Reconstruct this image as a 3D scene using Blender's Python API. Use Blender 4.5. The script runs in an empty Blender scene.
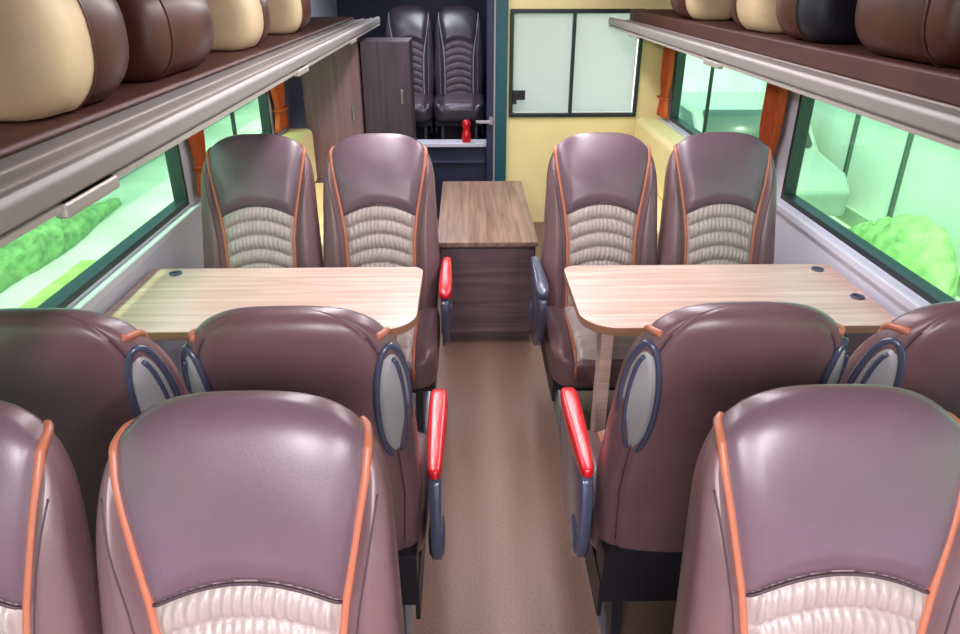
import bpy, bmesh, math, random
from mathutils import Vector, Matrix
random.seed(4)
S = bpy.context.scene
C = S.collection
try:
    S.view_settings.view_transform = 'Standard'
except Exception: pass

# ---------------------------------------------------------------- materials
def srgb(r, g, b):
    f = lambda c: (c/255/12.92) if c/255 <= .04045 else ((c/255+.055)/1.055)**2.4
    return (f(r), f(g), f(b), 1)
def newmat(name):
    m = bpy.data.materials.new(name); m.use_nodes = True
    nt = m.node_tree
    return m, nt, nt.nodes['Principled BSDF']
def plain(name, col, rough=.5, metal=0., noise=0., nscale=20., bump=0., bscale=200., coat=0., mapscale=(1,1,1), crough=.3):
    m, nt, p = newmat(name)
    p.inputs['Base Color'].default_value = col
    p.inputs['Roughness'].default_value = rough
    p.inputs['Metallic'].default_value = metal
    if coat: 
        p.inputs['Coat Weight'].default_value = coat; p.inputs['Coat Roughness'].default_value = crough
    tc = nt.nodes.new('ShaderNodeTexCoord'); mp = nt.nodes.new('ShaderNodeMapping')
    mp.inputs['Scale'].default_value = mapscale
    nt.links.new(tc.outputs['Object'], mp.inputs['Vector'])
    if noise:
        n = nt.nodes.new('ShaderNodeTexNoise'); n.inputs['Scale'].default_value = nscale; n.inputs['Detail'].default_value = 4
        r = nt.nodes.new('ShaderNodeValToRGB')
        r.color_ramp.elements[0].position = .3; r.color_ramp.elements[1].position = .7
        r.color_ramp.elements[0].color = tuple(c*(1-noise) for c in col[:3])+(1,)
        r.color_ramp.elements[1].color = tuple(min(1, c*(1+noise)) for c in col[:3])+(1,)
        nt.links.new(mp.outputs[0], n.inputs['Vector']); nt.links.new(n.outputs['Fac'], r.inputs[0])
        nt.links.new(r.outputs[0], p.inputs['Base Color'])
    if bump:
        n2 = nt.nodes.new('ShaderNodeTexNoise'); n2.inputs['Scale'].default_value = bscale; n2.inputs['Detail'].default_value = 3
        b = nt.nodes.new('ShaderNodeBump'); b.inputs['Strength'].default_value = bump; b.inputs['Distance'].default_value = .01
        nt.links.new(mp.outputs[0], n2.inputs['Vector']); nt.links.new(n2.outputs['Fac'], b.inputs['Height'])
        nt.links.new(b.outputs[0], p.inputs['Normal'])
    return m
def wood(name, c1, c2, axis='x', rough=.4):
    sc = {'x': (1.2, 26, 26), 'y': (26, 1.2, 26), 'z': (26, 26, 1.2)}[axis]
    m, nt, p = newmat(name)
    tc = nt.nodes.new('ShaderNodeTexCoord'); mp = nt.nodes.new('ShaderNodeMapping'); mp.inputs['Scale'].default_value = sc
    n = nt.nodes.new('ShaderNodeTexNoise'); n.inputs['Scale'].default_value = 1.6; n.inputs['Detail'].default_value = 6; n.inputs['Distortion'].default_value = .6
    r = nt.nodes.new('ShaderNodeValToRGB'); r.color_ramp.elements[0].position = .32; r.color_ramp.elements[1].position = .68
    r.color_ramp.elements[0].color = c1; r.color_ramp.elements[1].color = c2
    nt.links.new(tc.outputs['Object'], mp.inputs['Vector']); nt.links.new(mp.outputs[0], n.inputs['Vector'])
    nt.links.new(n.outputs['Fac'], r.inputs[0]); nt.links.new(r.outputs[0], p.inputs['Base Color'])
    p.inputs['Roughness'].default_value = rough
    return m
def glass(name, tint, gloss=.05):
    m = bpy.data.materials.new(name); m.use_nodes = True; nt = m.node_tree; nt.nodes.clear()
    o = nt.nodes.new('ShaderNodeOutputMaterial'); t = nt.nodes.new('ShaderNodeBsdfTransparent'); g = nt.nodes.new('ShaderNodeBsdfGlossy')
    t.inputs['Color'].default_value = tint; g.inputs['Roughness'].default_value = .02
    x = nt.nodes.new('ShaderNodeMixShader'); x.inputs[0].default_value = gloss
    nt.links.new(t.outputs[0], x.inputs[1]); nt.links.new(g.outputs[0], x.inputs[2]); nt.links.new(x.outputs[0], o.inputs[0])
    return m

M = {}
M['leather'] = plain('mauve_leather', srgb(108, 80, 85), .37, noise=.14, nscale=6, bump=.04, bscale=240, coat=.3, crough=.3)
M['leather_c'] = plain('mauve_leather_centre', srgb(106, 83, 95), .36, noise=.12, nscale=5, bump=.04, bscale=240, coat=.42, crough=.3)
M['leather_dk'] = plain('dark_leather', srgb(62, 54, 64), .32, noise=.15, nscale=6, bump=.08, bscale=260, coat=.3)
M['ruche'] = plain('ruched_leather', srgb(166, 150, 146), .38, noise=.08, nscale=3, bump=.25, bscale=2.6, mapscale=(26, 26, 3), coat=.25)
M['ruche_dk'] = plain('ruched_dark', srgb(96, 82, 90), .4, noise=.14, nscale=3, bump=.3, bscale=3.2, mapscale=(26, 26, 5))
M['orange'] = plain('orange_piping', srgb(178, 106, 80), .42, coat=.15)
M['seam'] = plain('seam_thread', srgb(74, 54, 62), .6)
M['bluegrey'] = plain('bluegrey_plastic', srgb(68, 74, 98), .25, coat=.5, crough=.15)
M['palegrey'] = plain('pale_grey_vinyl', srgb(156, 156, 158), .35, coat=.3)
M['red'] = plain('red_armrest', srgb(206, 16, 30), .28, coat=.4, crough=.2)
M['black'] = plain('black_metal', srgb(26, 25, 34), .45)
M['steel'] = plain('steel', srgb(180, 180, 188), .3, metal=.9)
M['table'] = wood('table_wood', srgb(198, 164, 150), srgb(226, 198, 186), 'x', .3)
M['edge'] = plain('table_edge', srgb(168, 122, 98), .4)
M['cab_top'] = wood('cabinet_wood_top', srgb(112, 86, 72), srgb(156, 126, 108), 'y', .33)
M['cab_front'] = wood('cabinet_wood_front', srgb(78, 60, 66), srgb(106, 84, 88), 'x', .4)
M['ward'] = wood('wardrobe_wood', srgb(118, 90, 96), srgb(134, 106, 110), 'z', .5)
M['ward_dk'] = wood('wardrobe_dark', srgb(60, 48, 58), srgb(78, 64, 74), 'z', .5)
M['cream'] = plain('cream_vinyl', srgb(253, 234, 172), .45, noise=.05, nscale=3)
M['floor'] = plain('floor_vinyl', srgb(120, 94, 80), .42, noise=.26, nscale=150, bump=.05, bscale=100)
M['wall'] = plain('wall_panel', srgb(210, 210, 226), .45, noise=.04, nscale=3)
M['darkwall'] = plain('dark_panel', srgb(38, 44, 72), .45, noise=.1, nscale=3)
M['teal'] = plain('teal_panel', srgb(30, 84, 96), .4)
M['ceil'] = plain('ceiling_fabric', srgb(214, 210, 210), .8, noise=.04)
M['rack'] = plain('rack_grey', srgb(128, 122, 122), .42, noise=.06, nscale=5)
M['racklip'] = plain('rack_lip', srgb(136, 129, 127), .45, metal=.0, coat=.15)
M['rail'] = plain('rack_rail', srgb(172, 164, 158), .4, metal=.3)
M['lining'] = plain('brown_lining', srgb(70, 36, 24), .55, noise=.2, nscale=8)
M['gasket'] = plain('window_gasket', srgb(30, 42, 48), .4)
M['glass'] = glass('tinted_glass', (.69, .95, .755, 1))
M['clear'] = glass('clear_glass', (.9, .95, .95, 1))
M['curtain'] = plain('orange_curtain', srgb(200, 88, 36), .8, noise=.15, nscale=12)
M['bag_cream'] = plain('bag_cream', srgb(206, 182, 144), .5, noise=.08, nscale=8)
M['bag_brown'] = plain('bag_brown', srgb(72, 38, 24), .4, noise=.2, nscale=8, coat=.15)
m, nt, p = newmat('frosted_pane'); p.inputs['Base Color'].default_value = srgb(240, 246, 242); p.inputs['Roughness'].default_value = .5
tr = nt.nodes.new('ShaderNodeBsdfTranslucent'); tr.inputs[0].default_value = (.95, 1, .97, 1)
mx = nt.nodes.new('ShaderNodeMixShader'); mx.inputs[0].default_value = .7
nt.links.new(p.outputs[0], mx.inputs[1]); nt.links.new(tr.outputs[0], mx.inputs[2]); nt.links.new(mx.outputs[0], nt.nodes['Material Output'].inputs[0])
M['frost'] = m
M['ground'] = plain('ground_concrete', srgb(198, 204, 188), .8, noise=.18, nscale=.8)
M['grass'] = plain('grass', srgb(160, 184, 104), .9, noise=.35, nscale=4)
M['hedge'] = plain('hedge_leaves', srgb(142, 178, 118), .85, noise=.32, nscale=7, bump=.6, bscale=9)
M['bldg'] = plain('building_render', srgb(222, 230, 222), .8, noise=.12, nscale=.9)
M['bframe'] = plain('building_frames', srgb(74, 92, 86), .6)
M['carpaint'] = plain('car_paint', srgb(150, 162, 160), .3, metal=.2, coat=.5)
M['carglass'] = plain('car_glass', srgb(70, 86, 86), .2)
M['tyre'] = plain('tyre_rubber', srgb(40, 42, 42), .8)

# ---------------------------------------------------------------- helpers
def obj(name, me, parent=None, loc=(0, 0, 0), rot=(0, 0, 0), smooth=False):
    o = bpy.data.objects.new(name, me); C.objects.link(o)
    o.location = loc; o.rotation_euler = rot
    if parent: o.parent = parent
    if smooth and me:
        for f in me.polygons: f.use_smooth = True
    return o
def empty(name, loc=(0, 0, 0), rz=0):
    e = bpy.data.objects.new(name, None); C.objects.link(e); e.location = loc; e.rotation_euler = (0, 0, rz)
    e.empty_display_size = .1
    return e
def mesh(name, vs, fs, mats, idx=None):
    me = bpy.data.meshes.new(name); me.from_pydata([tuple(v) for v in vs], [], fs)
    for m_ in mats: me.materials.append(m_)
    if idx:
        for f, i in zip(me.polygons, idx): f.material_index = i
    me.update()
    return me
def fixn(me):
    bm = bmesh.new(); bm.from_mesh(me); bmesh.ops.recalc_face_normals(bm, faces=bm.faces); bm.to_mesh(me); bm.free()
def boxes(name, bl, mats, parent=None, loc=(0, 0, 0), bevel=0., smooth=False):
    vs, fs, ix = [], [], []
    for b in bl:
        x0, x1, y0, y1, z0, z1 = b[:6]; mi = b[6] if len(b) > 6 else 0
        n = len(vs)
        vs += [(x0, y0, z0), (x1, y0, z0), (x1, y1, z0), (x0, y1, z0), (x0, y0, z1), (x1, y0, z1), (x1, y1, z1), (x0, y1, z1)]
        fs += [(n, n+3, n+2, n+1), (n+4, n+5, n+6, n+7), (n, n+1, n+5, n+4), (n+1, n+2, n+6, n+5), (n+2, n+3, n+7, n+6), (n+3, n, n+4, n+7)]
        ix += [mi]*6
    if not isinstance(mats, (list, tuple)): mats = [mats]
    o = obj(name, mesh(name, vs, fs, mats, ix), parent, loc)
    if bevel:
        md = o.modifiers.new('bevel', 'BEVEL'); md.width = bevel; md.segments = 3; md.limit_method = 'ANGLE'
        for f in o.data.polygons: f.use_smooth = True
        md.harden_normals = True
    return o
def tube_data(pts, r, n=8, closed=False, flat=None):
    vs, fs = [], []
    P = [Vector(p_) for p_ in pts]; L = len(P)
    prev = None
    for i, p_ in enumerate(P):
        a = P[(i-1) % L] if (closed or i > 0) else P[i]
        b = P[(i+1) % L] if (closed or i < L-1) else P[i]
        t = (b-a).normalized()
        if prev is None:
            u = t.orthogonal().normalized()
        else:
            u = (prev - t*prev.dot(t)).normalized()
        prev = u; w = t.cross(u)
        for k in range(n):
            an = 2*math.pi*k/n
            vs.append(p_ + (u*math.cos(an)+w*math.sin(an))*r)
    rng = L if closed else L-1
    for i in range(rng):
        for k in range(n):
            a = i*n+k; b = i*n+(k+1) % n; c = ((i+1) % L)*n+(k+1) % n; d = ((i+1) % L)*n+k
            fs.append((a, b, c, d))
    if not closed:
        fs.append(tuple(range(n))[::-1]); fs.append(tuple(range((L-1)*n, L*n)))
    return vs, fs
def merge(parts, name, mats):
    vs, fs, ix = [], [], []
    for v, f, mi in parts:
        n = len(vs); vs += list(v); fs += [tuple(i+n for i in q) for q in f]; ix += [mi]*len(f)
    me = mesh(name, vs, fs, mats, ix); fixn(me)
    for q in me.polygons: q.use_smooth = True
    return me
def spow(v, e): return math.copysign(abs(v)**e, v)
def superell(a, b, c, n1=.35, n2=.35, nu=48, nv=32, center=(0, 0, 0), fn=None):
    vs, fs = [], []
    for j in range(nv+1):
        ph = -math.pi/2+math.pi*j/nv
        for i in range(nu):
            th = 2*math.pi*i/nu
            x = a*spow(math.cos(ph), n1)*spow(math.cos(th), n2); y = b*spow(math.cos(ph), n1)*spow(math.sin(th), n2); z = c*spow(math.sin(ph), n1)
            if fn: x, y, z = fn(x, y, z)
            vs.append((x+center[0], y+center[1], z+center[2]))
    for j in range(nv):
        for i in range(nu):
            fs.append((j*nu+i, j*nu+(i+1) % nu, (j+1)*nu+(i+1) % nu, (j+1)*nu+i))
    return vs, fs
def prism(outline, x0, x1):
    n = len(outline)
    vs = [(x0, y, z) for y, z in outline]+[(x1, y, z) for y, z in outline]
    fs = [tuple(range(n))[::-1], tuple(range(n, 2*n))]+[(i, (i+1) % n, n+(i+1) % n, n+i) for i in range(n)]
    return vs, fs

# ---------------------------------------------------------------- SEAT
HB, BASE = .80, .408
NE = 3.0
def Wd(h):
    w = .258 - .028*max(0, (h-.25)/.55) if h > .25 else .258-.02*((.25-h)/.25)
    q = max(0, (h-.58)/.22)
    if q >= 1: q = .99999
    return w*(1-q**3.0)**(1/3.0)
def Th(h):
    d = .078-.020*h/HB
    q = max(0, (h-.58)/.22); q = min(q, .99999)
    return d*(1-q**6)**.5
def lean(h): return .17*(h/HB)**1.15
def xp(h):
    z = h+.42
    K = [(.42, .150), (.6, .146), (.8, .150), (.9, .163), (1.0, .182), (1.1, .200), (1.16, .206), (1.25, .206)]
    for (a, u), (b, v) in zip(K, K[1:]):
        if z <= b: 
            t = max(0, (z-a)/(b-a)); return u+(v-u)*t
    return K[-1][1]
def sm(a, b, x):
    t = max(0, min(1, (x-a)/(b-a))); return t*t*(3-2*t)
RT = .520
def ruch(x, h): return h + 1.9*x*x < RT and abs(x) < xp(h)-.004 and h > .03
def fmod(x, h):
    p_ = xp(h); ax = abs(x); w = max(Wd(h), .001); o = 0
    o -= .032*sm(p_-.01, (p_+w)/2, ax)*(1-sm(.55, .76, h))
    o += .009*math.exp(-((ax-p_)/.012)**2)*(1-sm(.70, .77, h))
    hh = h+1.9*x*x
    if ax < p_:
        if hh < RT:
            ph = (RT-hh)/.060
            edge = sm(0, .03, p_-ax)
            o -= (.017*abs(math.sin(math.pi*ph))**.5 - .006)*edge
            row = int(ph)
            pl = math.sin(x*2*math.pi/.0185+row*1.9+math.sin(x*34+row)*1.6+1.5*math.sin(ph*2.6+row))
            o -= .0021*pl*edge*(.35+.65*abs(math.sin(math.pi*ph))**.5)
        else:
            o -= .014*sm(0, .05, hh-RT)*(1-sm(.6, .78, h))*(1-sm(p_*.7, p_, ax)*.7)
            o += .005*math.exp(-((hh-RT)/.007)**2)
            o -= .0022*math.sin(x*19+h*7)*math.sin(h*23+x*5)*sm(.02, .08, hh-RT)*(1-sm(.66, .76, h))
    return o
def fronty(x, h):
    w = max(Wd(h), .001); r = min(1, abs(x)/w)
    return lean(h) - Th(h)*(1-r**NE)**(1/NE)+fmod(x, h)
def seat_back(mats, name):
    nf = 230; nu = nf+70
    hs = [i*.56/110 for i in range(110)]+[.56+.24*math.sin(math.pi/2*i/40) for i in range(41)]
    hs[-1] = .7999
    vs, fs, ix = [], [], []
    for h in hs:
        w = Wd(h); d = Th(h); rb = 1.0 if h > .03 else .9+.1*(h/.03)
        for k in range(nu):
            if k < nf:
                t = -1+2*k/nf; x = math.sin(t*math.pi/2)*.35+t*.65
                y = -(1-abs(x)**NE)**(1/NE)
                X = x*w*rb; Y = lean(h)+y*d+fmod(X, h)
            else:
                t = 1-2*(k-nf)/70; x = math.sin(t*math.pi/2)*.6+t*.4
                y = (1-abs(x)**2.6)**(1/2.6)
                X = x*w*rb; Y = lean(h)+y*d*1.05-.005*math.exp(-((abs(x)-.84)/.03)**2)
            vs.append((X, Y, BASE+h))
    R = len(hs)
    for j in range(R-1):
        for k in range(nu):
            fs.append((j*nu+k, j*nu+(k+1) % nu, (j+1)*nu+(k+1) % nu, (j+1)*nu+k))
            xm = (vs[j*nu+k][0]); hm = hs[j]
            fr = k < nf-1
            ix.append(1 if (fr and ruch(xm, hm)) else (2 if fr and abs(xm) < xp(hm) else 0))
    fs.append(tuple(range(nu))[::-1]); ix.append(0)
    fs.append(tuple(range((R-1)*nu, R*nu))); ix.append(0)
    me = mesh(name, vs, fs, mats, ix)
    for q in me.polygons: q.use_smooth = True
    return me
def seat_piping(cm='orange', r0=.0085):
    parts = []
    for s in (-1, 1):
        pts = []; h = .04
        while h < .79:
            x = xp(h)
            if x > Wd(h)*.955:
                break
            pts.append((s*x, fronty(x, h)+.001, BASE+h)); h += .006
        r1 = x/Wd(h); n = 12
        for k in range(1, n+1):
            t = k/n
            hk = h+.020*math.sin(math.pi/2*min(1, t*1.3)); w = Wd(hk); d = Th(hk)
            a0 = math.acos(min(1, r1)); a = a0*(1-t) - .34*t
            c = math.cos(a)
            yy = (1-c**3.0)**(1/3.0)*d
            pts.append((s*c*w*.995, lean(hk)-(yy if a > 0 else -yy)*.97, BASE+hk))
        a, b = tube_data(pts, r0, 8); parts.append((a, b, 0))
        pts = []
        h = .04
        while h < .70:
            x = xp(h)+.024
            if x > Wd(h)*.96: break
            pts.append((s*x, fronty(x, h)-.0005, BASE+h)); h += .01
        a, b = tube_data(pts, .0018, 5); parts.append((a, b, 1))
    pts = []
    for i in range(41):
        x = -.156+.312*i/40; h = RT-1.9*x*x+.002
        pts.append((x, fronty(x, h+.004)-.005, BASE+h))
    a, b = tube_data(pts, .0032, 6); parts.append((a, b, 1))
    for s in (-1, 1):
        pts = []
        for i in range(60):
            h = .06+.68*i/59; x = .84
            pts.append((s*x*Wd(h), lean(h)+Th(h)*1.05*(1-x**2.6)**(1/2.6)-.003, BASE+h))
        a, b = tube_data(pts, .002, 5); parts.append((a, b, 1))
    return merge(parts, 'piping', [M[cm], M['seam']])
def seat_wings():
    parts = []
    for s in (-1, 1):
        c = Vector((s*.210, .141, BASE+.545)); 
        n = Vector((s*.68, .73, 0)).normalized(); up = Vector((0, .21, 1)).normalized(); t = up.cross(n).normalized()
        n = t.cross(up).normalized()
        if n.x*s < 0: n = -n
        if t.x*s < 0: t = -t
        vs, fs = [], []
        nr, na = 8, 36
        for j in range(nr+1):
            r = j/nr
            for k in range(na):
                an = 2*math.pi*k/na
                off = .016*(1-r*r)**.5 if r < 1 else -.0
                vs.append(c+up*(.165*r*math.sin(an))+t*(.042*r*math.cos(an))+n*(off-.012*(r > .99)))
        for j in range(nr):
            for k in range(na):
                fs.append((j*na+k, j*na+(k+1) % na, (j+1)*na+(k+1) % na, (j+1)*na+k))
        parts.append((vs, fs, 0))
        ring = [c+up*(.17*math.sin(2*math.pi*k/48))+t*(.045*math.cos(2*math.pi*k/48))-n*.002 for k in range(48)]
        a, b = tube_data(ring, .0075, 8, closed=True); parts.append((a, b, 1))
        arc_ = [c+up*(.145*math.sin(-1.35+2.7*k/24))+t*(-.006+.026*math.cos(-1.35+2.7*k/24))+n*.013 for k in range(25)]
        a, b = tube_data(arc_, .0055, 6); parts.append((a, b, 1))
    return merge(parts, 'side_wings', [M['palegrey'], M['bluegrey']])
def cushion(mats):
    def fn(x, y, z):
        if z > 0:
            p_ = .16; ax = abs(x)
            z += .018*sm(p_, .22, ax)-.008*math.exp(-((ax-p_)/.010)**2)
            if ax < p_: z += .010*abs(math.sin(math.pi*(y+.3+.8*x*x)/.07))**.6*sm(0, .03, p_-ax)
        if y < 0: z -= .03*(abs(y)/.25)**2
        return x, y, z
    v, f = superell(.256, .25, .085, .42, .30, 140, 90, (0, -.235, .40), fn)
    ix = []
    for q in f:
        cx = sum(v[i][0] for i in q)/4; cy = sum(v[i][1] for i in q)/4; cz = sum(v[i][2] for i in q)/4
        ix.append(1 if abs(cx) < .157 and cz > .37 and cy > -.47 else 0)
    me = mesh('cushion', v, f, mats, ix)
    for q in me.polygons: q.use_smooth = True
    return me
def cushion_piping():
    parts = []
    for s in (-1, 1):
        pts = [(s*.16, -.03-.02*i, .475-.03*((abs(-.03-.02*i+.235))/.25)**2) for i in range(21)]
        pts += [(s*.16, -.462, .43), (s*.16, -.482, .40), (s*.16, -.486, .36)]
        a, b = tube_data(pts, .008, 8); parts.append((a, b, 0))
    return merge(parts, 'cushion_piping', [M['orange']])
def base_mesh():
    parts = []
    def bx(x0, x1, y0, y1, z0, z1, mi):
        vs = [(x0, y0, z0), (x1, y0, z0), (x1, y1, z0), (x0, y1, z0), (x0, y0, z1), (x1, y0, z1), (x1, y1, z1), (x0, y1, z1)]
        fs = [(0, 3, 2, 1), (4, 5, 6, 7), (0, 1, 5, 4), (1, 2, 6, 5), (2, 3, 7, 6), (3, 0, 4, 7)]
        parts.append((vs, fs, mi))
    bx(-.23, .23, -.42, .06, .27, .34, 0)
    bx(-.235, .235, .0, .085, .26, .44, 0)
    for s in (-1, 1):
        v, f = prism([(-.40, .0), (-.34, .0), (-.30, .27), (-.36, .27)], s*.17-.015, s*.17+.015); parts.append((v, f, 0))
        v, f = prism([(.0, .0), (.06, .0), (.03, .27), (-.03, .27)], s*.17-.015, s*.17+.015); parts.append((v, f, 0))
        bx(s*.17-.025, s*.17+.025, -.44, .10, .0, .02, 1)
        bx(s*.232-.006, s*.232+.006, -.40, .08, .20, .33, 0)
    bx(-.17, .17, -.16, -.13, .10, .27, 0)
    me = merge(parts, 'base_frame', [M['black'], M['steel']])
    for q in me.polygons: q.use_smooth = False
    return me
def armrest(col):
    parts = []
    out = []
    ctr = [(.055, .63), (.07, .56), (.06, .44), (.03, .37), (-.04, .34), (-.16, .345), (-.26, .40), (-.33, .50), (-.365, .585), (-.37, .63), (-.34, .655), (-.15, .665), (.02, .66)]
    L = len(ctr)
    for i in range(L):
        p0, p1, p2, p3 = ctr[i-1], ctr[i], ctr[(i+1) % L], ctr[(i+2) % L]
        for k in range(5):
            t = k/5
            out.append(tuple(.5*((2*p1[j])+(-p0[j]+p2[j])*t+(2*p0[j]-5*p1[j]+4*p2[j]-p3[j])*t*t+(-p0[j]+3*p1[j]-3*p2[j]+p3[j])*t**3) for j in (0, 1)))
    v, f = prism(out, -.015, .015); parts.append((v, f, 0))
    def fn(x, y, z): 
        k = 1-.25*max(0, (y+.05)/.2); return x*k, y, z
    v, f = superell(.028, .205, .024, .5, .4, 32, 16, (0, -.155, .672), fn); parts.append((v, f, 1))
    v, f = superell(.024, .05, .05, .5, .6, 24, 12, (0, .0, .43)); parts.append((v, f, 0))
    me = merge(parts, 'armrest', [M['bluegrey'], M[col]])
    return me
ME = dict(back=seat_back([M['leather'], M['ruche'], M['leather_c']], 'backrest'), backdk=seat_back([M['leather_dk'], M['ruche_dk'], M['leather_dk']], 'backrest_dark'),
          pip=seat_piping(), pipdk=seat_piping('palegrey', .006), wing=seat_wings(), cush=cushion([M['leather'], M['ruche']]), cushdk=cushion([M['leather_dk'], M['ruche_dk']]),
          cpip=cushion_piping(), base=base_mesh(), arm=armrest('red'), armb=armrest('bluegrey'))
def seat(x, y, z=0, rz=0, arm=0, armkey='arm', dark=False, wings=False, name='passenger_seat'):
    e = empty(name, (x, y, z), rz)
    obj('backrest', ME['backdk' if dark else 'back'], e)
    obj('piping', ME['pipdk' if dark else 'pip'], e)
    if wings: obj('side_wings', ME['wing'], e)
    obj('cushion', ME['cushdk' if dark else 'cush'], e)
    if not dark: obj('cushion_piping', ME['cpip'], e)
    obj('base_frame', ME['base'], e)
    if arm:
        a = obj('armrest', ME[armkey], e, (arm*.288, 0, 0))
        md = a.modifiers.new('b', 'BEVEL'); md.width = .007; md.segments = 2; md.limit_method = 'ANGLE'
    return e
PI = math.pi
xi, xo = .485, 1.010
for y, rz, nm in ((.805, 0, 'A'), (1.475, PI, 'B'), (2.90, 0, 'C')):
    for s in (-1, 1):
        side = -s if rz == 0 else s
        dx = .025 if (nm == 'A' and s > 0) else (.008 if nm == 'A' else 0)
        seat(s*xi+dx, y, 0, rz, arm=side, armkey='armb' if (nm == 'C' and s > 0) else 'arm', wings=(nm == 'B'))
        seat(s*xo+dx, y, 0, rz, wings=(nm == 'B'))
PF = .38
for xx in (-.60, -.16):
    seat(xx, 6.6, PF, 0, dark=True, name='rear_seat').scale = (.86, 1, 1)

# ---------------------------------------------------------------- SHELL
XW = 1.40; Z0, Z1 = .86, 1.49; CZ = 2.04; YB, YF = -2.6, 5.5; YR = 7.8
winsL = [(-2.3, -.15), (0.0, 3.20), (3.40, 4.78)]
winsR = [(-2.3, -.15), (0.0, 3.24), (3.46, 5.26)]
def sidewall(name, s, wins, yend):
    x0, x1 = (XW, XW+.07) if s > 0 else (-XW-.07, -XW)
    bl = [(x0, x1, YB, yend, 0, Z0), (x0, x1, YB, yend, Z1, CZ)]
    ys = [YB]+[v for w in wins for v in w]+[yend]
    for a, b in zip(ys[::2], ys[1::2]): bl.append((x0, x1, a, b, Z0, Z1))
    boxes(name, bl, M['wall'])
sidewall('wall_right', 1, winsR, YF+.1)
sidewall('wall_left', -1, winsL, YR)
boxes('floor', [(-XW, XW, YB, YR, -.06, 0)], M['floor'])
boxes('ceiling', [(-XW-.07, XW+.07, YB, YR, CZ, CZ+.06)], M['ceil'])
wn = 0
for s, wins, bar in ((-1, winsL, 4.1), (1, winsR, 4.55)):
    for i, (a, b) in enumerate(wins):
        wn += 1
        yc = (a+b)/2
        e = empty('window_%d' % wn, (s*(XW+.03), yc, (Z0+Z1)/2))
        hy = (b-a)/2; hz = (Z1-Z0)/2; g = .024
        gl = [(-.03, .03, -hy, hy, -hz, -hz+g), (-.03, .03, -hy, hy, hz-g, hz), (-.03, .03, -hy, -hy+g, -hz+g, hz-g), (-.03, .03, hy-g, hy, -hz+g, hz-g)]
        if i == 2: gl.append((-.01, .01, bar-yc-.008, bar-yc+.008, -hz+g, hz-g))
        boxes('gasket', gl, M['gasket'], e)
        boxes('pane', [(-.003, .003, -hy+.01, hy-.01, -hz+.01, hz-.01)], M['glass'], e)
for s, nm in ((-1, 'left'), (1, 'right')):
    xa, xb = sorted((s*XW, s*(XW-.03)))
    boxes('sill_'+nm, [(xa, xb, YB, 5.4 if s > 0 else 5.05, Z0-.05, Z0-.012)], M['wall'], bevel=.008)
    boxes('baseboard_'+nm, [(min(s*XW, s*(XW-.02)), max(s*XW, s*(XW-.02)), YB, 5.05, 0, .12)], M['darkwall'])
boxes('wall_front', [(-XW, XW, YB-.07, YB, 0, .7), (-XW, XW, YB-.07, YB, 1.95, CZ), (-XW, -1.3, YB-.07, YB, .7, 1.95), (1.3, XW, YB-.07, YB, .7, 1.95)], M['wall'])
e = empty('window_7', (0, YB-.03, 1.325)); boxes('pane', [(-1.29, 1.29, -.004, .004, -.62, .62)], M['clear'], e)
boxes('gasket', [(-1.3, 1.3, -.02, .02, -.625, -.59), (-1.3, 1.3, -.02, .02, .59, .625), (-.015, .015, -.02, .02, -.59, .59)], M['gasket'], e)

wx0, wx1, wz0, wz1 = .225, 1.20, .845, 1.605
boxes('wall_partition', [(.21, XW, YF, YF+.06, 0, wz0), (.21, XW, YF, YF+.06, wz1, CZ), (wx1, XW, YF, YF+.06, wz0, wz1), (.21, wx0, YF, YF+.06, wz0, wz1)], M['cream'])
e = empty('window_8', ((wx0+wx1)/2, YF, (wz0+wz1)/2)); hx = (wx1-wx0)/2; hz = (wz1-wz0)/2
boxes('frame', [(-hx, hx, -.03, .02, -hz, -hz+.03), (-hx, hx, -.03, .02, hz-.03, hz), (-hx, -hx+.025, -.03, .02, -hz+.03, hz-.03), (hx-.025, hx, -.03, .02, -hz+.03, hz-.03), (-.032, -.008, -.03, .02, -hz+.03, hz-.03)], M['gasket'], e, bevel=.006)
boxes('pane', [(-hx+.03, hx-.03, .024, .03, -hz+.03, hz-.03)], M['frost'], e)
boxes('latch', [(-hx+.025, -hx+.055, -.045, -.03, -.28, -.20), (-hx+.025, -hx+.12, -.04, -.03, -.25, -.18)], M['black'], e, bevel=.004)
e = empty('door_frame', (0, YF, 0))
boxes('jamb_dark', [(.055, .11, -.06, .06, 0, CZ)], M['darkwall'], e, bevel=.006)
boxes('jamb_teal', [(.11, .208, -.05, .06, 0, CZ)], M['teal'], e, bevel=.006)
boxes('jamb_edge', [(.105, .118, -.068, -.05, 0, CZ)], M['palegrey'], e, bevel=.003)
boxes('handle', [(.07, .10, -.10, -.06, .80, .86), (-.03, .085, -.12, -.10, .815, .84)], M['steel'], e, bevel=.005)
boxes('wall_rear', [(-XW, .27, YR, YR+.06, 0, CZ)], M['darkwall'])
boxes('wall_rear_side', [(.21, .27, YF+.06, YR, 0, CZ)], M['teal'])
boxes('rear_platform', [(-XW+.01, .20, 5.85, YR-.01, .0, PF)], M['darkwall'], bevel=.01)
e = empty('folding_shelf', (-.2, 5.62, 0))
boxes('top', [(-.30, .30, -.08, .08, .605, .635)], M['wall'], e, bevel=.006)
boxes('front_panel', [(-.30, .30, -.03, 0, .0, .605)], M['darkwall'], e)
boxes('rail', [(-.30, .30, -.07, -.05, .48, .50)], M['bluegrey'], e)
prof = [(0, 0), (.032, 0), (.036, .01), (.036, .07), (.026, .09), (.026, .11), (.034, .125), (.034, .155), (.02, .17), (0, .17)]
vs, fs = [], []
for r, z in prof:
    for k in range(20): vs.append((r*math.cos(2*PI*k/20), r*math.sin(2*PI*k/20), z))
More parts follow.
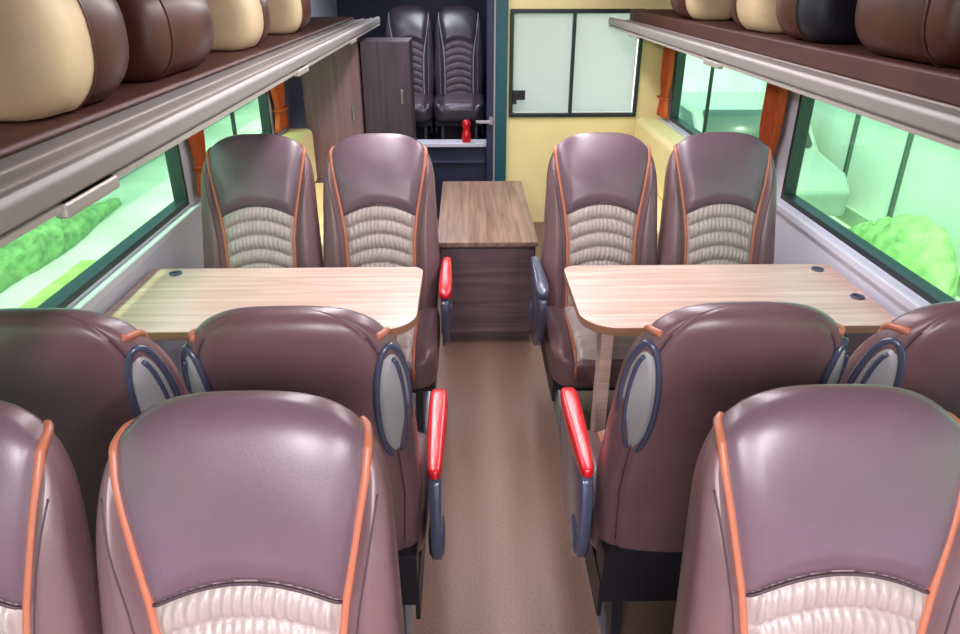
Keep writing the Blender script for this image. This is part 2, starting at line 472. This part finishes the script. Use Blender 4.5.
for j in range(len(prof)-1):
    for k in range(20): fs.append((j*20+k, j*20+(k+1) % 20, (j+1)*20+(k+1) % 20, (j+1)*20+k))
me = mesh('red_bottle', vs, fs, [M['red']]); obj('red_bottle', me, None, (-.10, 5.60, .635), smooth=True)

# ---------------------------------------------------------------- racks
def rack(s, xe, zt, yend, tray, tin):
    e = empty('luggage_rack', (0, 0, 0))
    xs = sorted((s*xe, s*(XW-.005)))
    boxes('shelf', [(xs[0], xs[1], YB+.05, yend, zt-.03, zt)], M['rack'], e)
    prof = [(.10, .0), (.10, .004), (0, .006), (-.012, .022), (-.03, .022), (-.038, .010), (-.036, -.022), (-.02, -.034), (.10, -.032)]
    out = [(s*(xe+.02+dx), zt+dz) for dx, dz in prof]
    n = len(out)
    vs = [(x, YB+.05, z) for x, z in out]+[(x, yend, z) for x, z in out]
    fs = [tuple(range(n)), tuple(range(n, 2*n))]+[(i, (i+1) % n, n+(i+1) % n, n+i) for i in range(n)]
    me = mesh('lip', vs, fs, [M['racklip']]); fixn(me); o = obj('lip', me, e)
    md = o.modifiers.new('b', 'BEVEL'); md.width = .004; md.segments = 2; md.limit_method = 'ANGLE'
    boxes('rail', [(s*(xe+.05)-.006, s*(xe+.05)+.006, YB+.05, yend, zt, zt+.012), (s*(xe+.12)-.004, s*(xe+.12)+.004, YB+.05, yend, zt, zt+.008), (s*(xe-.010)-.006, s*(xe-.010)+.006, YB+.05, yend, zt-.040, zt-.030)], M['rail'], e)
    boxes('under_channel', [(s*(xe+.16)-.03, s*(xe+.16)+.03, YB+.05, yend, zt-.05, zt-.03)], M['racklip'], e, bevel=.006)
    for y in (1.25, 3.1, 4.6):
        boxes('bracket', [(s*(xe-.008)-.012, s*(xe-.008)+.012, y-.10, y+.10, zt-.056, zt-.030)], M['rail'], e, bevel=.006)
    xs = sorted((s*(xe+tin), s*(XW-.01)))
    boxes('padded_tray', [(xs[0], xs[1], YB+.06, yend-.01, zt, zt+tray)], M['lining'], e, bevel=.012)
    pl = [(XW-.004, zt), (XW-.01, zt+.14), (XW-.04, zt+.32), (XW-.12, zt+.44), (XW-.30, CZ-.01), (XW-.55, CZ-.005)]
    vs = [(s*x, YB+.05, z) for x, z in pl]+[(s*x, yend, z) for x, z in pl]; n = len(pl)
    me = mesh('lining', vs, [(i, i+1, n+i+1, n+i) for i in range(n-1)], [M['lining']]); obj('lining', me, e, smooth=True)
TL, TR = .02, .075
rack(-1, .80, 1.505, 6.1, TL, .19)
rack(1, .945, 1.53, 5.44, TR, .13)

def bag(x, y, z, r, L, body, cap, capl=.07, name='duffel_bag', tilt=0):
    e = empty(name, (x, y, z)); e.rotation_euler = (0, 0, tilt)
    def lathe(pf):
        vs, fs = [], []; n = 40
        for yy, rr in pf:
            for k in range(n):
                a = 2*PI*k/n; zz = rr*spow(math.sin(a), .85); zz = max(zz, -r*.86)
                vs.append((rr*spow(math.cos(a), .85)*1.03, yy, zz))
        for j in range(len(pf)-1):
            for k in range(n): fs.append((j*n+k, j*n+(k+1) % n, (j+1)*n+(k+1) % n, (j+1)*n+k))
        fs.append(tuple(range(n))); fs.append(tuple(range((len(pf)-1)*n, len(pf)*n)))
        return vs, fs
    a = lathe([(-L, 0.02), (-L, r*.55), (-L+.006, r*.78), (-L+.025, r*.92), (-L+.06, r*.985), (-L+max(.07, capl), r)]); obj('end_cap', merge([(a[0], a[1], 0)], 'end_cap', [M[cap]]), e)
    a = lathe([(-L+capl, r*.985), (L*.4, r*1.0), (L-.09, r*.985), (L-.04, r*.93), (L, r*.5)]); obj('body', merge([(a[0], a[1], 0)], 'body', [M[body]]), e)
    parts = []
    for yy in (-L+capl,):
        ring = [(1.035*r*spow(math.cos(2*PI*k/40), .85), yy, max(r*spow(math.sin(2*PI*k/40), .85), -r*.86)) for k in range(40)]
        a = tube_data(ring, .004, 6, closed=True); parts.append((a[0], a[1], 0))
    obj('trim', merge(parts, 'trim', [M['bag_brown']]), e)
    boxes('zip', [(-.004, .004, -L+.08, L-.08, r*.985, r*1.01)], M['steel'], e)
for (y, r, L, b, c, cl) in ((1.80, .190, .21, 'bag_brown', 'bag_cream', .16), (2.50, .165, .27, 'bag_brown', 'bag_brown', .07), (3.42, .155, .20, 'bag_brown', 'bag_cream', .2), (4.4, .15, .22, 'bag_brown', 'bag_cream', .1)):
    bag(-1.165, y, 1.508+TL+r*.86, r, L, b, c, cl)
for (y, r, L, b, c, cl) in ((2.06, .165, .24, 'bag_brown', 'bag_brown', .07), (2.72, .16, .18, 'bag_brown', 'black', .12), (3.22, .160, .20, 'bag_brown', 'bag_cream', .24), (4.2, .15, .24, 'bag_brown', 'bag_cream', .1)):
    bag(1.218, y, 1.533+TR+r*.86, r, L, b, c, cl)
e = empty('cardboard_box', (1.15, 1.55, 1.535+TR))
boxes('carton', [(-.04, .06, -.10, .10, 0, .04)], plain('terracotta_card', srgb(176, 104, 80), .7), e, bevel=.004)
boxes('lid', [(-.045, .065, -.105, .105, .04, .05)], plain('terracotta_lid', srgb(196, 124, 98), .7), e, bevel=.003)

# ---------------------------------------------------------------- tables
def table(s):
    e = empty('dining_table', (0, 0, 0))
    xe, xw, y0, y1 = .285, 1.385, 2.10, 2.67
    out = []
    def arc(cx, cy, a0, a1, rr):
        for k in range(13):
            a = math.radians(a0+(a1-a0)*k/12); out.append((s*(cx+rr*math.cos(a)), cy+rr*math.sin(a)))
    out.append((s*xw, y0)); out.append((s*xw, y1))
    arc(xe+.05, y1-.05, 90, 180, .05); arc(xe+.13, y0+.13, 180, 270, .13)
    n = len(out); zt = .75
    vs = [(x, y, zt) for x, y in out]+[(x, y, zt-.032) for x, y in out]
    fs = [tuple(range(n)), tuple(range(n, 2*n))]+[(i, (i+1) % n, n+(i+1) % n, n+i) for i in range(n)]
    me = mesh('tabletop', vs, fs, [M['table'], M['edge']], [0, 0]+[1]*n); fixn(me)
    o = obj('tabletop', me, e); md = o.modifiers.new('b', 'BEVEL'); md.width = .004; md.segments = 2; md.limit_method = 'ANGLE'
    lx = s*.385
    boxes('leg', [(lx-.022, lx+.022, 2.17, 2.24, 0.02, zt-.032), (lx-.035, lx+.035, 2.15, 2.62, 0, .025)], M['table'], e, bevel=.004)
    boxes('under_rail', [(min(lx, s*1.36), max(lx, s*1.36), 2.36, 2.41, zt-.08, zt-.032)], M['black'], e)
    boxes('wall_bracket', [(min(s*1.34, s*1.38), max(s*1.34, s*1.38), y0+.05, y1-.05, zt-.09, zt-.034)], M['wall'], e)
    parts = []
    for cx, cy in (((1.31, 2.60), (1.335, 2.33)) if s > 0 else ((1.27, 2.61),)):
        ring = [(s*cx+.020*math.cos(2*PI*k/24), cy+.020*math.sin(2*PI*k/24), zt+.003) for k in range(24)]
        a = tube_data(ring, .005, 6, closed=True); parts.append((a[0], a[1], 0))
        v = [(s*cx+.018*math.cos(2*PI*k/24), cy+.018*math.sin(2*PI*k/24), zt+.0015) for k in range(24)]
        parts.append((v, [tuple(range(24))], 0))
    obj('cable_grommets', merge(parts, 'cable_grommets', [M['bluegrey']]), e)
table(-1); table(1)

e = empty('storage_cabinet', (0, 0, 0))
boxes('carcass', [(-.25, .25, 3.41, 4.56, .05, .565), (-.23, .23, 3.44, 4.54, 0, .05)], M['cab_front'], e, bevel=.003)
boxes('top', [(-.262, .262, 3.39, 4.58, .565, .592)], M['cab_top'], e, bevel=.004)
boxes('door_panel', [(-.24, .24, 3.398, 3.41, .07, .55)], M['cab_front'], e, bevel=.003)

e = empty('wardrobe', (0, 0, 0))
boxes('carcass', [(-1.24, -.84, 5.10, 5.45, 0, 1.41)], M['ward'], e, bevel=.004)
boxes('door_panel', [(-1.235, -.845, 5.085, 5.10, .08, 1.405)], M['ward'], e, bevel=.003)
boxes('knob', [(-.90, -.885, 5.065, 5.085, .9, 1.0)], M['steel'], e, bevel=.003)
e = empty('tall_locker', (0, 0, 0))
boxes('carcass', [(-.83, -.49, 5.16, 5.5, 0, 1.415)], M['ward_dk'], e, bevel=.004)
boxes('door_panel', [(-.825, -.495, 5.145, 5.16, .08, 1.41)], M['ward_dk'], e, bevel=.003)
boxes('pull', [(-.56, -.545, 5.125, 5.145, 1.0, 1.1)], M['steel'], e, bevel=.003)

for s, ya, yb in ((-1, 3.75, 5.04), (1, 3.9, 5.42)):
    e = empty('side_bench', (0, 0, 0))
    f = lambda a, b: (min(s*a, s*b), max(s*a, s*b))
    x0, x1 = f(.90, 1.365); boxes('seat_pad', [(x0, x1, ya, yb, .34, .47)], M['cream'], e, bevel=.03)
    x0, x1 = f(1.18, 1.365); boxes('back_pad', [(x0, x1, ya, yb, .472, .86)], M['cream'], e, bevel=.04)
    x0, x1 = f(.94, 1.36); boxes('plinth', [(x0, x1, ya+.02, yb-.02, 0, .34)], M['ward'], e)

def curtain(s, yc, wy, z0=.875, z1=1.455):
    vs, fs = [], []; nz, ny = 14, 40
    for j in range(nz+1):
        t = j/nz; z = z0+(z1-z0)*t
        k = 1-.45*math.exp(-((t-.25)/.14)**2)
        for i in range(ny+1):
            u = i/ny-.5
            vs.append((s*(XW-.04+.016*math.sin(u*2*PI*5.5)), yc+u*wy*k, z))
    for j in range(nz):
        for i in range(ny): fs.append((j*(ny+1)+i, j*(ny+1)+i+1, (j+1)*(ny+1)+i+1, (j+1)*(ny+1)+i))
    e = empty('window_curtain', (0, 0, 0))
    o = obj('cloth', mesh('cloth', vs, fs, [M['curtain']]), e, smooth=True)
    md = o.modifiers.new('s', 'SOLIDIFY'); md.thickness = .003
    a = tube_data([(s*(XW-.015), yc-wy*.3, z0+.13), (s*(XW-.068), yc-wy*.3, z0+.135), (s*(XW-.07), yc+wy*.3, z0+.135), (s*(XW-.015), yc+wy*.3, z0+.13)], .01, 6)
    obj('tieback', merge([(a[0], a[1], 0)], 'tieback', [M['curtain']]), e)
curtain(1, 3.40, .18); curtain(1, 5.32, .20); curtain(-1, 4.90, .26); curtain(-1, 3.32, .13)

# ---------------------------------------------------------------- exterior
GZ = -1.3
boxes('ground', [(-40, 40, -30, 50, GZ-.1, GZ)], M['ground'])
boxes('lawn', [(3.4, 4.35, 4.0, 8.4, GZ, GZ+.03), (-4.75, -3.2, -4, 8, GZ, GZ+.03)], M['grass'])
def hedge(name, x, y0, y1, h, w, amp=.10):
    vs, fs = [], []; ny, nc = max(24, int((y1-y0)*12)), 22
    for i in range(ny+1):
        y = y0+(y1-y0)*i/ny
        e_ = math.sin(PI*i/ny)**.35*(.82+.18*math.sin(y*2.3+x))
        for k in range(nc):
            a = PI*k/(nc-1); r = 1+random.uniform(-amp, amp)
            vs.append((x+w*e_*spow(math.cos(a), .8)*r, y+random.uniform(-.03, .03), GZ+max(0, h*e_*spow(math.sin(a), .8)*r)))
    for i in range(ny):
        for k in range(nc-1): fs.append((i*nc+k, i*nc+k+1, (i+1)*nc+k+1, (i+1)*nc+k))
    obj(name, mesh(name, vs, fs, [M['hedge']]), smooth=True)
hedge('hedge', -5.4, -3.5, 10.5, .5, .35)
hedge('shrub', 4.78, 6.4, 8.4, .8, .36)
e = empty('building', (5.25, 6, GZ))
boxes('facade', [(0, .3, -14, 16, 0, 3.4)], M['bldg'], e)
boxes('plinth', [(-.05, 0, -14, 16, 0, .22)], plain('plinth_stone', srgb(150, 168, 150), .8, noise=.2, nscale=2), e)
boxes('mullions', [(-.045, 0, y, y+.05, .22, 3) for y in (-4.4, -.6, 2.35, 3.6, 5.4)]+[(-.04, 0, -6, 7, 1.5, 1.54)], M['bframe'], e)
e = empty('building', (-6.0, 6, GZ))
boxes('facade', [(-.3, 0, -14, 16, 0, 4)], M['bldg'], e)
boxes('plinth', [(0, .04, -14, 16, 0, .2)], plain('plinth_stone_b', srgb(160, 176, 160), .8, noise=.2, nscale=2), e)
boxes('windows', [(0, .03, y, y+1.2, 1.9, 2.9) for y in (-6, -2, 2, 6)], M['carglass'], e)
e = empty('building', (0, 24, GZ)); boxes('facade', [(-14, 14, 0, .3, 0, 5)], M['bldg'], e); boxes('windows', [(x, x+1.4, -.03, 0, 1.2, 2.8) for x in (-9, -5, -1, 3, 7)], M['teal'], e)
e = empty('parked_car', (4.05, 10.9, GZ))
out = [(-2.1, .25), (-2.15, .6), (-1.9, .8), (-1.1, .9), (-.5, 1.38), (.9, 1.42), (1.6, .98), (2.1, .9), (2.15, .5), (2.05, .25)]
v, f = prism(out, -.85, .85); me = merge([(v, f, 0)], 'body', [M['carpaint']])
for q in me.polygons: q.use_smooth = False
o = obj('body', me, e); md = o.modifiers.new('b', 'BEVEL'); md.width = .06; md.segments = 3
v, f = prism([(-.95, .93), (-.45, 1.32), (.85, 1.35), (1.35, .98)], -.865, .865); obj('side_glass', merge([(v, f, 0)], 'side_glass', [M['carglass']]), e)
v, f = prism([(-1.06, .95), (-1.10, .98), (-.58, 1.38), (-.54, 1.35)], -.72, .72); obj('windscreen', merge([(v, f, 0)], 'windscreen', [M['carglass']]), e)
parts = []
for yy in (-1.35, 1.35):
    for xx in (-.8, .8):
        vs = []
        for q in (-.1, .1):
            for k in range(24): vs.append((xx+q, yy+.33*math.cos(2*PI*k/24), .33+.33*math.sin(2*PI*k/24)))
        parts.append((vs, [tuple(range(24)), tuple(range(24, 48))]+[(k, (k+1) % 24, 24+(k+1) % 24, 24+k) for k in range(24)], 0))
me = merge(parts, 'wheels', [M['tyre']]); obj('wheels', me, e)

# ---------------------------------------------------------------- lights
w = bpy.data.worlds.new('World'); S.world = w; w.use_nodes = True; nt = w.node_tree
bg = nt.nodes['Background']; sk = nt.nodes.new('ShaderNodeTexSky'); sk.sky_type = 'NISHITA'; sk.sun_disc = False
sk.sun_elevation = math.radians(60); sk.sun_rotation = math.radians(200); sk.air_density = 1; sk.dust_density = 5
nt.links.new(sk.outputs[0], bg.inputs[0]); bg.inputs[1].default_value = .52
sl = bpy.data.lights.new('sun', 'SUN'); sl.energy = 3.2; sl.angle = .02; sl.color = (1, .95, .88)
so = bpy.data.objects.new('sun', sl); C.objects.link(so); so.rotation_euler = Vector((.18, .35, -.9)).to_track_quat('-Z', 'Y').to_euler()
for x in (-.45, .45):
    for y, ly, en in ((-1.3, 2.0, 92), (3.2, 3.4, 36)):
        l = bpy.data.lights.new('cabin_fill_light', 'AREA'); l.shape = 'RECTANGLE'; l.size = .14; l.size_y = ly; l.energy = en; l.color = (1, .93, .98)  # unseen fill strips, added to light the cabin and the seat fronts
        o = bpy.data.objects.new('cabin_fill_light', l); C.objects.link(o); o.location = (x, y, CZ-.012)
l = bpy.data.lights.new('rear_fill_light', 'AREA'); l.size = .4; l.energy = 12; l.color = (.85, .9, 1)  # extra fill added to brighten the rear compartment, not a real fixture
o = bpy.data.objects.new('rear_fill_light', l); C.objects.link(o); o.location = (-.4, 6.0, CZ-.012)

# ---------------------------------------------------------------- camera
cam = bpy.data.cameras.new('camera'); co = bpy.data.objects.new('camera', cam); C.objects.link(co)
cam.sensor_width = 36; cam.lens = 26.25; cam.clip_start = .02
co.location = (-.11, 0, 1.82)
co.rotation_euler = (math.radians(90-26), 0, math.radians(-1.2))
S.camera = co
